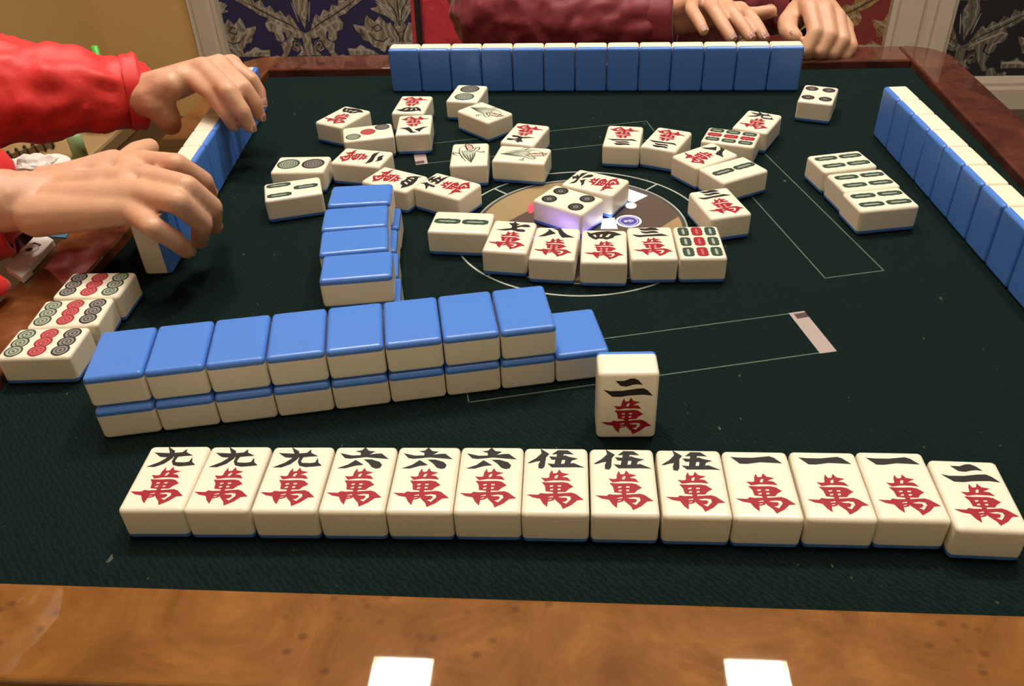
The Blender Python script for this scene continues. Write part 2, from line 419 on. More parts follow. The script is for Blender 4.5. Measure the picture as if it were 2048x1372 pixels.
# print on the felt: four rectangles turned about the centre, two rings with short spokes
zf = ZT + .00006
A_ = R(13.7)
bm = bmesh.new()
for q in range(4):
    c_, s_ = math.cos(A_ + q * PI / 2), math.sin(A_ + q * PI / 2)
    T_ = lambda u, v: (u * c_ - v * s_, u * s_ + v * c_)
    u0, u1, v0, v1, w = -.116, .119, -.1968, -.1511, .0009
    for (ua, va, ub, vb) in ((u0, v0, u1, v0 + w), (u0, v1 - w, u1, v1), (u0, v0, u0 + w, v1)):
        add_poly(bm, [[T_(ua, va), T_(ub, va), T_(ub, vb), T_(ua, vb)]], zf)
obj('printed_lines', bm, print_line, table)
for q in range(4):
    c_, s_ = math.cos(A_ + q * PI / 2), math.sin(A_ + q * PI / 2)
    bm = bmesh.new()
    add_poly(bm, [[T_(.108, -.1972), T_(.1192, -.1972), T_(.1192, -.1508), T_(.108, -.1508)]], zf + .00004, 0)
    add_poly(bm, [[T_(.1108, -.1585), T_(.1192, -.1580), T_(.1192, -.1525), T_(.1108, -.1528)]], zf + .00008, 1)
    obj('printed_patch', bm, [patch_m, slot_m], table)
bm = bmesh.new()
ring(bm, 0, 0, .1003, .1019, zf); ring(bm, 0, 0, .0842, .0856, zf)
for ang in (48.8, 137.3, 228, 318):
    d = Vector((math.cos(R(ang)), math.sin(R(ang)))); n_ = Vector((-d.y, d.x)) * .0008
    add_poly(bm, [[tuple(d * .0856 - n_), tuple(d * .1003 - n_), tuple(d * .1003 + n_), tuple(d * .0856 + n_)]], zf)
obj('printed_rings', bm, ring_line, table)

# control panel disc in the middle of the felt
panel = link(bpy.data.objects.new('control_panel', None), table)
panel.location = (0, 0, ZT)
bm = bmesh.new()
add_poly(bm, [circle(0, 0, .0842, 96)], .0001, 2)
add_poly(bm, [circle(0, 0, .0815, 96)], .00018, 0)
nx_, ny_ = -.755, .656
for sgn in (1, -1):          # two tan segments either side of a brown band
    a0 = math.atan2(ny_, nx_); h = math.acos(.0495 / .0812)
    seg = [(sgn * .0812 * math.cos(a0 - h + 2 * h * i / 40), sgn * .0812 * math.sin(a0 - h + 2 * h * i / 40)) for i in range(41)]
    add_poly(bm, [seg], .00026, 1)
disc = obj('panel_disc', bm, [pan_brown, pan_tan, pan_edge], panel)
bm = bmesh.new(); add_poly(bm, [[(.0380, .0690), (.0572, .0533), (.0451, .0412), (.034, .047)]], .00034, 0)
rr = random.Random(3)
for row in range(3):
    for i in range(9 - row * 2):
        p = Vector((.0405, .0640)).lerp(Vector((.0545, .0530)), i / 9) + Vector((-.0022, -.0027)) * row * 1.1
        stroke(bm, [(p.x, p.y), (p.x + rr.uniform(.0003, .001), p.y - rr.uniform(.0003, .0012)), (p.x + .0011, p.y + rr.uniform(-.0006, .0004))], .0003, .00042, 1)
obj('panel_label', bm, [pan_white, inkk], panel)
bm = bmesh.new(); add_poly(bm, [circle(.0423, .0355, .0046, 28, ry=.0056)], .00034); obj('panel_lamp', bm, pan_white, panel)['label'] = 'white oval indicator'
bm = bmesh.new()
cxb, cyb = .0393, .0085
add_poly(bm, [circle(cxb, cyb, .0103, 40)], .00034, 0); add_poly(bm, [circle(cxb, cyb, .0086, 40)], .0004, 1)
ring(bm, cxb, cyb, .0069, .0073, .00046, 0, 40)
ring(bm, cxb - .0025, cyb - .0004, .0008, .0013, .00046, 0, 16)
for pts in ([(-.0006, .0012), (.0002, -.0014)], [(.0008, .0014), (.0022, -.0010)], [(.0022, .0014), (.0008, -.0008)], [(-.0002, .0020), (.0018, .0022)], [(.0004, -.0018), (.0022, -.0016)], [(.0028, .0016), (.0034, .0004), (.0030, -.0010)], [(-.0012, .0006), (.0006, .0002)]):
    stroke(bm, [(cxb + a_, cyb + b_) for a_, b_ in pts], .0006, .00048, 0)
obj('panel_button', bm, [pan_white, pan_violet], panel)
bm = bmesh.new(); add_poly(bm, [[(.0168, -.004), (.0185, .0125), (.0280, .0142), (.0300, -.004)]], .00034)
obj('led_display', bm, led_m, panel)
bm = bmesh.new(); add_poly(bm, [circle(-.0405, .0305, .0028, 24, ry=.0085)], .00034); obj('red_indicator', bm, red_lens, panel)
bm = bmesh.new()
add_poly(bm, [[(-.037, -.016), (-.028, -.026), (-.010, -.0265), (-.012, -.019)]], .00034)
add_poly(bm, [[(.008, -.0215), (.016, -.022), (.0195, -.012), (.013, -.0135)]], .00034)
obj('violet_led', bm, led_v, panel)

# tile poses on the felt: orientation, layer, x, y, turn in degrees; brush strokes of the tile faces in 0.01 mm
POSES = {"f1":["up",0,-0.2128,-0.3055,2.0],
 "f2":["up",0,-0.1795,-0.3048,1.8],
 "f3":["up",0,-0.1454,-0.3041,1.6],
 "f4":["up",0,-0.1116,-0.3033,1.4],
 "f5":["up",0,-0.078,-0.3025,1.2],
 "f6":["up",0,-0.0447,-0.3017,1.1],
 "f7":["up",0,-0.0114,-0.3016,0.9],
 "f8":["up",0,0.0224,-0.3013,0.7],
 "f9":["up",0,0.0567,-0.3012,0.5],
 "f10":["up",0,0.0902,-0.3013,0.3],
 "f11":["up",0,0.1243,-0.3008,0.1],
 "f12":["up",0,0.1578,-0.3001,-0.1],
 "f13":["up",0,0.1915,-0.3053,-1.4],
 "w0":["down",1,-0.2657,-0.2271,12.0],
 "w1":["down",1,-0.2327,-0.2202,12.0],
 "w2":["down",1,-0.1996,-0.2133,12.0],
 "w3":["down",1,-0.1665,-0.2064,12.0],
 "w4":["down",1,-0.1334,-0.1995,12.0],
 "w5":["down",1,-0.1003,-0.1926,12.0],
 "w6":["down",1,-0.0673,-0.1857,12.0],
 "w7":["down",1,-0.0342,-0.1788,12.0],
 "l0":["down",0,-0.2643,-0.2303,12.3],
 "l1":["down",0,-0.2316,-0.2232,12.3],
 "l2":["down",0,-0.1989,-0.216,12.3],
 "l3":["down",0,-0.1662,-0.2089,12.3],
 "l4":["down",0,-0.1334,-0.2018,12.3],
 "l5":["down",0,-0.1007,-0.1946,12.3],
 "l6":["down",0,-0.068,-0.1875,12.3],
 "l7":["down",0,-0.0353,-0.1804,12.3],
 "l8":["down",0,-0.0026,-0.1732,12.3],
 "ku1":["down",1,-0.1666,-0.0262,-83.9],
 "ku2":["down",1,-0.1629,-0.0626,-81.3],
 "ku3":["down",1,-0.1563,-0.0963,-79.5],
 "ku4":["down",1,-0.1472,-0.1304,-81.0],
 "kl1":["down",0,-0.1626,-0.0257,-83.6],
 "kl2":["down",0,-0.1587,-0.0613,-82.1],
 "kl3":["down",0,-0.1515,-0.0961,-80.6],
 "kl4":["down",0,-0.1437,-0.1305,-81.1],
 "F0":["back",0,-0.1907,0.3176,-1.8],
 "F1":["back",0,-0.1571,0.3166,-1.8],
 "F2":["back",0,-0.1235,0.3155,-1.8],
 "F3":["back",0,-0.0899,0.3145,-1.8],
 "F4":["back",0,-0.0562,0.3135,-1.8],
 "F5":["back",0,-0.0226,0.3124,-1.8],
 "F6":["back",0,0.011,0.3114,-1.8],
 "F7":["back",0,0.0447,0.3103,-1.8],
 "F8":["back",0,0.0783,0.3093,-1.8],
 "F9":["back",0,0.1119,0.3083,-1.8],
 "F10":["back",0,0.1455,0.3072,-1.8],
 "F11":["back",0,0.1792,0.3062,-1.8],
 "F12":["back",0,0.2128,0.3051,-1.8],
 "R0":["back",0,0.2863,0.1616,-86.2],
 "R1":["back",0,0.2885,0.128,-86.2],
 "R2":["back",0,0.2907,0.0944,-86.2],
 "R3":["back",0,0.2929,0.0608,-86.2],
 "R4":["back",0,0.2951,0.0273,-86.2],
 "R5":["back",0,0.2973,-0.0063,-86.2],
 "R6":["back",0,0.2995,-0.0399,-86.2],
 "R7":["back",0,0.3018,-0.0734,-86.2],
 "R8":["back",0,0.304,-0.107,-86.2],
 "R9":["back",0,0.3062,-0.1406,-86.2],
 "L0":["back",0,-0.3185,-0.0588,94.9],
 "L1":["back",0,-0.3213,-0.0253,94.9],
 "L2":["back",0,-0.3242,0.0082,94.9],
 "L3":["back",0,-0.3271,0.0418,94.9],
 "L4":["back",0,-0.3299,0.0753,94.9],
 "L5":["back",0,-0.3328,0.1088,94.9],
 "L6":["back",0,-0.3357,0.1423,94.9],
 "L7":["back",0,-0.3385,0.1758,94.9],
 "L8":["back",0,-0.3414,0.2094,94.9],
 "L9":["back",0,-0.3443,0.2429,94.9],
 "s1":["stand",0,0.0261,-0.2374,2.2],
 "c7":["up",0,-0.0515,-0.0527,-7.4],
 "c8":["up",0,-0.018,-0.0631,-5.3],
 "c4":["up",0,0.0175,-0.067,-1.5],
 "c3":["up",0,0.0519,-0.0623,1.4],
 "c9":["up",0,0.086,-0.0613,2.1],
 "r3":["up",0,0.1081,-0.0002,15.8],
 "p4":["up",0,0.2328,0.2297,-20.3],
 "s4a":["up",0,0.2184,0.0746,-76.2],
 "s4b":["up",0,0.2264,0.0381,-77.9],
 "s4c":["up",0,0.2308,0.0049,-78.9],
 "n9a":["up",0,-0.339,-0.1218,91.8],
 "n9b":["up",0,-0.3391,-0.1564,-84.3],
 "n9c":["up",0,-0.34,-0.1905,-86.6],
 "a3i":["up",0,0.0389,0.1313,172.1],
 "b8":["up",0,-0.158,0.1637,185.2],
 "bh":["up",0,-0.0511,0.0926,-99.8],
 "s3":["up",0,-0.2386,0.0277,-71.7],
 "p2l":["up",0,-0.2446,0.0754,-89.1],
 "k1":["up",0,-0.0093,0.0064,56.6],
 "k6":["up",0,0.0126,0.037,62.1],
 "d4a":["up",0,-0.2323,0.186,-26.7],
 "d3p":["up",0,-0.1992,0.1456,-75.1],
 "d4b":["up",0,-0.1682,0.2157,176.9],
 "d2m":["up",0,-0.193,0.0895,-102.3],
 "d4c":["up",0,-0.1557,0.0452,-117.0],
 "d5":["up",0,-0.1092,0.0319,60.6],
 "d7i":["up",0,-0.0506,0.1384,163.8],
 "dbu":["up",0,-0.0932,0.1937,-133.9],
 "dbm":["up",0,-0.0974,0.0943,3.3],
 "d2p":["up",0,-0.1161,0.2451,-8.6],
 "d2s":["up",0,-0.0903,-0.031,-94.6],
 "r2s":["up",0,0.1272,0.0598,-59.2],
 "r8":["up",0,0.1069,0.0884,-53.8],
 "r9s":["up",0,0.1342,0.1269,-109.6],
 "r9m":["up",0,0.1632,0.1627,-26.8],
 "r3i":["up",0,0.0771,0.1239,156.1]}
GLYPHS = {"wan":[[[[-197,654],[-120,403],[64,431],[174,693],[309,455],[692,361],[433,231],[321,166],[593,123],[772,-129],[434,-89],[-98,-80],[-538,-170],[-750,96],[-449,70],[-335,112],[-311,374]],[[-64,55],[-35,209],[60,294],[127,254],[54,57]]],[[[-702,-208],[-234,-225],[377,-198],[628,-259],[894,-513],[650,-678],[496,-874],[118,-871],[78,-1367],[-112,-1369],[-125,-887],[-483,-843],[-532,-480]],[[-295,-449],[-120,-421],[-120,-507],[-275,-543]],[[111,-425],[284,-416],[278,-510],[106,-512]],[[-267,-686],[-118,-650],[-124,-749],[-272,-778]],[[107,-654],[255,-639],[249,-738],[111,-760]]],[[[-1432,-1056],[-857,-1075],[-736,-958],[-501,-996],[-109,-978],[-118,-1146],[-356,-1215],[-354,-1467],[-406,-1880],[-611,-1640],[-755,-1342],[-1113,-1266]]],[[[71,-983],[780,-907],[1000,-1001],[1401,-1384],[1067,-1423],[772,-1739],[364,-1998],[271,-1742],[22,-1453],[-52,-1330]],[[127,-1206],[465,-1137],[729,-1174],[764,-1352],[528,-1654],[331,-1539],[500,-1499],[601,-1355],[532,-1253],[297,-1255]]],[[[-482,-1399],[-367,-1259],[-164,-1230],[-34,-1257],[-75,-1435],[-302,-1513],[-476,-1487]],[[-354,-1388],[-171,-1333],[-179,-1382],[-323,-1430]]]],
 "5":[[[[-810,2211],[-341,1813],[-509,1555],[-569,907],[-675,722],[-888,759],[-897,1037],[-804,1277],[-1016,1240],[-1301,1118],[-1474,1129],[-1024,1498],[-754,1847]]],[[[-223,1775],[107,2100],[615,2089],[928,1790],[403,1813]]],[[[69,1864],[425,1866],[239,1013],[-94,1011]]],[[[-357,1637],[169,1581],[475,1713],[687,1605],[1146,1483],[809,1327],[705,1030],[408,1028],[487,1376],[-223,1385]]],[[[-447,1117],[-73,1076],[669,1117],[916,1154],[1475,829],[1023,854],[-200,823]]]],
 "9":[[[[-640,2227],[-159,1888],[-127,1669],[-93,1348],[-398,927],[-828,684],[-1293,698],[-721,1054],[-446,1359],[-382,1701]]],[[[-1249,1772],[-344,1719],[271,1788],[450,2048],[505,1783],[944,1526],[475,1490],[220,1448],[-573,1407],[-816,1443]]],[[[209,1621],[105,1161],[169,1038],[632,1017],[868,1069],[950,1402],[1051,1057],[1292,821],[916,767],[454,712],[94,817],[-65,1100],[-43,1539]]]],
 "6":[[[[-44,2205],[172,1951],[540,1904],[208,1624],[202,1546],[-210,1546],[-227,1797],[-541,1926],[-230,1980]]],[[[-1324,1776],[-685,1598],[72,1627],[612,1740],[892,1748],[1326,1332],[846,1386],[83,1468],[-725,1349],[-1010,1398]]],[[[-403,1268],[83,901],[-357,833],[-827,641],[-1282,648],[-752,915]]],[[[-3,1302],[423,1307],[882,1124],[1045,909],[980,681],[776,623],[549,715],[314,1030]]]],
 "1":[[[[-1275,1826],[-846,1782],[-149,1785],[687,1917],[914,1812],[1276,1403],[897,1425],[169,1463],[-512,1324],[-865,1332]]]],
 "2":[[[[-719,1866],[-257,1855],[67,2008],[303,2026],[524,1892],[775,1568],[463,1616],[219,1577],[-111,1460],[-416,1503]]],[[[-1342,1256],[-979,1158],[-270,1179],[437,1314],[818,1340],[1042,1194],[1342,810],[836,883],[84,840],[-419,744],[-850,756]]]],
 "3":[[[[-830,2086],[-310,2019],[101,2146],[449,2096],[723,1747],[179,1737],[-282,1685],[-627,1746]]],[[[-728,1626],[-243,1540],[166,1664],[455,1616],[678,1334],[138,1324],[-324,1252],[-552,1332]]],[[[-1362,1166],[-795,1039],[339,1147],[802,1220],[1366,856],[764,871],[-249,823],[-822,723],[-1102,834]]]],
 "4":[[[[-1296,1997],[-1000,1726],[-499,1955],[248,2096],[766,1962],[1312,1591],[768,1373],[655,1077],[194,833],[15,876],[-40,948],[-472,937],[-540,778],[-831,931],[-1136,1312]],[[-824,1488],[-636,1544],[-547,1174],[-679,1204]],[[-286,1553],[-110,1613],[-180,1237],[-339,1211]],[[308,1621],[508,1670],[285,1184],[74,1230]]]],
 "7":[[[[-1280,735],[-722,923],[-207,1108],[224,1505],[769,1814],[1062,1805],[1265,1581],[1155,1411],[554,1406],[191,1118],[-53,841],[-540,683]]],[[[-498,1918],[-162,1905],[-13,2181],[185,1884],[463,1842],[240,1635],[333,1047],[804,1047],[1020,873],[943,664],[488,644],[-79,851],[-145,1468]]]],
 "8":[[[[-678,1996],[-61,1343],[-385,1155],[-868,846],[-1392,743],[-933,1225],[-700,1649]]],[[[-465,2097],[197,2136],[460,1636],[759,1260],[1395,845],[906,833],[436,755],[174,1250],[6,1812]]]]}
BIRD = [[[-947,1551],[-942,361],[-642,-630],[-256,-1569]],[[-761,740],[-315,-750],[206,-1940]],[[-271,-79],[-86,-862],[168,-1638]],[[53,-104],[127,-974],[237,-1923]],[[491,547],[454,-424],[320,-1499]],[[322,168],[287,-795],[242,-1868]],[[-585,491],[-236,799],[103,517],[424,947],[467,1442]],[[-848,1543],[-585,1966],[-262,1298],[-236,799]],[[-495,2285],[-234,2346],[118,1912],[288,1256],[6,840],[-317,1103],[-495,2285]],[[-572,2495],[-362,1949],[284,2224]],[[-184,1693],[-69,1523]],[[-847,120],[-1138,259],[-1396,494],[-1501,247],[-1364,3],[-1052,-214]],[[440,1144],[627,1530],[835,1453],[814,976],[545,602],[1001,351],[1196,552],[1299,387],[1186,141],[1002,312]]]

# ---------------------------------------------------------------- mahjong tiles
def rounded_tile():
    bm = bmesh.new()
    add_box(bm, (-TW / 2, -TL / 2, 0), (TW / 2, TL / 2, TH))
    bevel_all(bm, .0027, 4)
    return bm
def set_round_normals(me, r=.0027):
    ix, iy = TW / 2 - r, TL / 2 - r
    ns = []
    for v in me.vertices:
        c = v.co; q = Vector((max(-ix, min(ix, c.x)), max(-iy, min(iy, c.y)), max(r, min(TH - r, c.z))))
        d = c - q
        ns.append(d.normalized() if d.length > 1e-7 else Vector((0, 0, 1)))
    for p in me.polygons: p.use_smooth = True
    me.normals_split_custom_set_from_vertices(ns)
SEAM = .0040
def tile_half(name, m, upper):
    bm = rounded_tile()
    res = bmesh.ops.bisect_plane(bm, geom=bm.verts[:] + bm.edges[:] + bm.faces[:], plane_co=(0, 0, SEAM), plane_no=(0, 0, 1), clear_inner=upper, clear_outer=not upper)
    me = bpy.data.meshes.new(name); bm.to_mesh(me); bm.free(); me.materials.append(m); set_round_normals(me); return me
FACE_ME = tile_half('ivory_block', ivory, True)
BACK_ME = tile_half('blue_back', blue, False)

U = 1e-5
def glyph_mesh(name, polys, m):
    bm = bmesh.new()
    for i, loops in enumerate(polys):
        add_poly(bm, [[(x * U, y * U) for x, y in lp] for lp in loops], TH + .00005 + i * .000012)
    me = bpy.data.meshes.new(name); bm.to_mesh(me); bm.free(); me.materials.append(m); return me
NUM_ME = {k: glyph_mesh('numeral', GLYPHS[k], inkk) for k in '123456789'}
WAN_ME = glyph_mesh('red_character', GLYPHS['wan'], inkr)
ZM = TH + .00005
def marks(name, fn, mats):
    bm = bmesh.new(); fn(bm); me = bpy.data.meshes.new(name); bm.to_mesh(me); bm.free()
    for m in mats: me.materials.append(m)
    return me
DM = [inkk, inkg, inkr, inkkl, inkgl, inkrl, mat('bird_green_wash', (.46, .47, .35), .4), mat('bird_pink_wash', (.66, .42, .34), .4)]      # dark black, green, red, then their pale washes
def dot(bm, x, y, r, c, k=0, rings=2):
    z = ZM + k * .00004
    add_poly(bm, [circle(x, y, r, 32)], z, c)
    add_poly(bm, [circle(x, y, r * .80, 32)], z + .000008, c + 3)
    if rings == 2:
        ring(bm, x, y, r * .36, r * .60, z + .000016, c, 28); add_poly(bm, [circle(x, y, r * .14, 12)], z + .000016, c)
    elif rings == 1:
        for f, g2 in ((.60, .69), (.38, .47), (.16, .25)): ring(bm, x, y, r * f, r * g2, z + .000016, c, 30)
    else:
        ring(bm, x, y, r * .42, r * .54, z + .000016, c, 22); add_poly(bm, [circle(x, y, r * .16, 10)], z + .000016, c)
def four_dots(bm):
    for x in (-.0081, .0081):
        for y in (-.0126, .0126):
            dot(bm, x, y, .0061, 0)
            ring(bm, x, y, .0040, .0062, ZM + .00003, 0, 32)
def two_dots(bm):
    dot(bm, 0, .0110, .0100, 0, 0, 1); dot(bm, 0, -.0110, .0100, 1, 0, 1)
def three_dots(bm):
    dot(bm, -.0080, .0140, .0070, 0, 0, 1); dot(bm, 0, 0, .0070, 2, 0, 1); dot(bm, .0080, -.0140, .0070, 1, 0, 1)
def nine_dots(bm):
    for r_, (y, c) in enumerate(((.0150, 0), (0, 2), (-.0150, 1))):
        for i, x in enumerate((-.0090, 0, .0090)): dot(bm, x, y, .0057, c, i, 3)
def stick(bm, x, y, hw, hh, c, rot=0.):
    """one bamboo: scalloped outline, pale slot down the middle"""
    n = 40; out = []
    for i in range(n):
        t = 2 * PI * i / n; cs, sn = math.cos(t), math.sin(t)
        yy = hh * (abs(sn) ** .62) * (1 if sn >= 0 else -1)
        lobe = 1 - .13 * (1 - math.cos(3 * PI * yy / hh)) / 2 if abs(yy) < hh * .9 else 1
        xx = hw * (abs(cs) ** .5) * (1 if cs >= 0 else -1) * lobe
        out.append((xx, yy))
    s_, c_ = math.sin(rot), math.cos(rot)
    P_ = lambda l: [(x + a_ * c_ - b_ * s_, y + a_ * s_ + b_ * c_) for a_, b_ in l]
    slot = [(a_ * .24, b_ * .64) for a_, b_ in out]
    add_poly(bm, [P_(out)], ZM, c); add_poly(bm, [P_(slot)], ZM + .000015, c + 3)
def nine_bam(bm):
    for x, c in ((-.0098, 1), (0, 2), (.0098, 1)):
        for y in (.0146, 0, -.0146): stick(bm, x, y, .0043, .0063, c)
def four_bam(bm):
    for x in (-.0072, .0072):
        for y in (-.0108, .0108): stick(bm, x, y, .0040, .0098, 1)
def two_bam(bm):
    for y in (-.0108, .0108): stick(bm, 0, y, .0042, .0102, 1)
def three_bam(bm):
    stick(bm, 0, .0108, .0040, .0100, 1); stick(bm, -.0095, -.0112, .0040, .0100, 1); stick(bm, .0095, -.0112, .0040, .0100, 1)
def bird(bm):
    add_poly(bm, [[(-.0078, .0085), (-.0045, .0050), (0, .0072), (.0045, .0080), (.0040, -.0040), (.0022, -.019), (-.0010, -.0120), (-.0060, -.0060)]], ZM, 6)
    add_poly(bm, [[(-.0048, .0215), (-.0010, .0220), (.0030, .0140), (0, .0085), (-.0035, .0110)]], ZM + .00001, 7)
    for s in BIRD: stroke(bm, [(x * U, y * U * .94 - .0006) for x, y in s], .00115, ZM + .00003, 1)
MARK_ME = {'p4': marks('dot_marks', four_dots, DM), 'p2': marks('dot_marks', two_dots, DM), 'p3': marks('dot_marks', three_dots, DM),
           'p9': marks('dot_marks', nine_dots, DM), 'b9': marks('bamboo_marks', nine_bam, DM), 'b4': marks('bamboo_marks', four_bam, DM),
           'b2': marks('bamboo_marks', two_bam, DM), 'b3': marks('bamboo_marks', three_bam, DM), 'b1': marks('bird_mark', bird, DM)}
MODE = {'up': Matrix.Identity(4),
        'down': Matrix.Translation((0, 0, TH)) @ Matrix.Rotation(PI, 4, 'Y'),
        'stand': Matrix.Translation((0, TH / 2, TL / 2)) @ Matrix.Rotation(PI / 2, 4, 'X'),
        'back': Matrix.Translation((0, -TH / 2, TL / 2)) @ Matrix.Rotation(PI, 4, 'Z') @ Matrix.Rotation(PI / 2, 4, 'X')}
def make_tile(key, label, group, face=None):
    mode, lev, x, y, deg = POSES[key]
    z = ZT + .0001 + lev * (TH + .0001)
    t = empty('mahjong_tile', (x, y, z), R(deg))
    tag(t, label, 'mahjong tile', group)
    parts = [('ivory_block', FACE_ME), ('blue_back', BACK_ME)]
    if face in NUM_ME: parts += [('numeral', NUM_ME[face]), ('red_character', WAN_ME)]
    elif face: parts.append((MARK_ME[face].name.split('.')[0], MARK_ME[face]))
    for nm, me in parts:
        o = bpy.data.objects.new(nm, me); o.parent = t; o.matrix_local = MODE[mode]; COL.objects.link(o)
    return t
ORD = ['first', 'second', 'third', 'fourth', 'fifth', 'sixth', 'seventh', 'eighth', 'ninth', 'tenth', 'eleventh', 'twelfth', 'thirteenth']
WORD = dict(zip('123456789', 'one two three four five six seven eight nine'.split()))
G_ = 'face-up tiles of the near hand'
for i, f in enumerate('9996665551112'):
    pos = ORD[i] + ' from left' if 0 < i < 12 else ('leftmost' if i == 0 else 'rightmost, slipped nearer the rim')
    make_tile('f%d' % (i + 1), 'face-up tile, black %s over red character, %s in the near row' % (WORD[f], pos), G_, f)
make_tile('s1', 'tile standing upright on end, black two over red character, above the near row', 'drawn tile', '2')
for i in range(8):
    make_tile('w%d' % i, 'blue-backed tile, %s from left on the top layer of the near wall' % ORD[i], 'near wall tiles')
for i in range(9):
    make_tile('l%d' % i, ('blue-backed tile at the right end of the near wall, nothing on top' if i == 8 else 'face-down tile, %s from left in the bottom layer of the near wall' % ORD[i]), 'near wall tiles')
for i in range(4):
    q_ = ['farthest', 'second farthest', 'second nearest', 'nearest'][i]
    make_tile('ku%d' % (i + 1), 'blue-backed tile, %s on top of the short stack left of centre' % q_, 'short wall tiles')
    make_tile('kl%d' % (i + 1), 'face-down tile hidden under the %s blue tile of the short stack' % q_, 'short wall tiles')
for i in range(13):
    make_tile('F%d' % i, 'standing blue-backed tile, %s from left in the far row' % ORD[i], 'far row of standing tiles')
for i in range(10):
    make_tile('R%d' % i, 'standing blue-backed tile, %s from the far end of the right row' % ORD[i], 'right row of standing tiles')
for i in range(10):
    make_tile('L%d' % i, 'standing blue-backed tile, %s from the near end of the left row' % ORD[i], 'left row of standing tiles')
D_ = 'discarded tiles'
for key, face, label in [
    ('c7', '7', 'tile with black seven over red character, left end of the central arc'),
    ('c8', '8', 'tile with black eight over red character, second in the central arc'),
    ('c4', '4', 'tile with black four over red character, middle of the central arc'),
    ('c3', '3', 'tile with black three over red character, beside the nine-bamboo tile in the arc'),
    ('c9', 'b9', 'tile with nine green and red bamboos, right end of the central arc'),
    ('r3', '3', 'tilted tile with black three over red character, right of the round panel'),
    ('p4', 'p4', 'tile with four dots lying alone near the far right corner'),
    ('a3i', '3', 'upside-down three-character tile, left one of two behind the round panel'),
    ('r3i', '3', 'upside-down three-character tile, right one of two behind the round panel'),
    ('b8', '8', 'upside-down eight-character tile in front of an upside-down four'),
    ('d4b', '4', 'upside-down four-character tile behind an upside-down eight'),
    ('bh', 'b1', 'bird tile lying sideways, long side facing the viewer'),
    ('dbm', 'b1', 'bird tile upright to the viewer, left of the sideways bird tile'),
    ('dbu', 'b1', 'bird tile set cornerwise, farthest of the three bird tiles'),
    ('s3', 'b3', 'tile with three bamboos lying sideways at the left of the discards'),
    ('p2l', 'p2', 'tile with two big dots lying sideways behind the three-bamboo tile'),
    ('d2p', 'p2', 'tile with two big dots just in front of the far row'),
    ('k1', 'p4', 'tile with four dots on the round panel, lit violet from below'),
    ('k6', '6', 'tile with black six over red character on the round panel'),
    ('d4a', '4', 'slanted four-character tile, farthest left of the discards'),
    ('d3p', 'p3', 'tile with three dots in green, red and black, lying sideways'),
    ('d2m', '2', 'sideways two-character tile left of the round panel'),
    ('d4c', '4', 'slanted four-character tile behind the short blue stack'),
    ('d5', '5', 'slanted five-character tile left of the round panel'),
    ('d7i', '7', 'upside-down seven-character tile behind the sideways bird tile'),
    ('d2s', 'b2', 'two-bamboo tile lying sideways, left of the central arc'),
    ('r2s', 'b2', 'two-bamboo tile lying slanted behind the tilted three-character tile'),
    ('r8', '8', 'slanted eight-character tile touching the slanted two-bamboo tile'),
    ('r9s', 'b9', 'nine-bamboo tile lying sideways beside the nine-character tile'),
    ('r9m', '9', 'nine-character tile among the discards right of centre')]:
    make_tile(key, label, D_, face)
for i, key in enumerate(('s4a', 's4b', 's4c')):
    make_tile(key, 'four-bamboo tile, %s of three laid side by side at right' % ('farthest', 'middle', 'nearest')[i], 'exposed four-bamboo set', 'b4')
for i, key in enumerate(('n9a', 'n9b', 'n9c')):
    make_tile(key, 'nine-dot tile, %s of three laid side by side at left' % ('farthest', 'middle', 'nearest')[i], 'exposed nine-dot set', 'p9')

# ---------------------------------------------------------------- people
def blob(name, chains, voxel, m, parent, smooth_it=6, disp=None, z0=ZT):
    """one continuous organic surface grown round tapering chains of (x, y, z, radius)"""
    bm = bmesh.new()
    for ch in chains:
        for (a, b) in zip(ch[:-1], ch[1:]):
            A, B = Vector(a[:3]), Vector(b[:3]); ra, rb = a[3], b[3]
            n = max(1, int((B - A).length / (.38 * min(ra, rb))))
            for i in range(n + 1):
                t = i / n; r = ra + (rb - ra) * t
                mtx = Matrix.Translation(A.lerp(B, t) + Vector((0, 0, z0))) @ Matrix.Diagonal((r, r, r, 1))
                bmesh.ops.create_icosphere(bm, subdivisions=2, radius=1.0, matrix=mtx)
    o = obj('tmp', bm, m)
    md = o.modifiers.new('r', 'REMESH'); md.mode = 'VOXEL'; md.voxel_size = voxel; md.use_smooth_shade = True
    sm = o.modifiers.new('s', 'SMOOTH'); sm.factor = .5; sm.iterations = smooth_it
    if disp:
        for (size, strength, depth) in disp:
            tx = bpy.data.textures.new('wrinkle', 'CLOUDS'); tx.noise_scale = size; tx.noise_depth = depth; tx.noise_type = 'HARD_NOISE'
            dm = o.modifiers.new('d', 'DISPLACE'); dm.texture = tx; dm.strength = strength; dm.mid_level = .5; dm.texture_coords = 'GLOBAL'
    dg = bpy.context.evaluated_depsgraph_get(); dg.update()
    me = bpy.data.meshes.new_from_object(o.evaluated_get(dg)); me.name = name
    old = o.data; bpy.data.objects.remove(o); bpy.data.meshes.remove(old)
    for p in me.polygons: p.use_smooth = True
    n = bpy.data.objects.new(name, me); link(n, parent)
    if parent is not None: n.matrix_parent_inverse = Matrix.Translation(-parent.location)
    return n
def finger(joints, radii): return [(*j, r) for j, r in zip(joints, radii)]
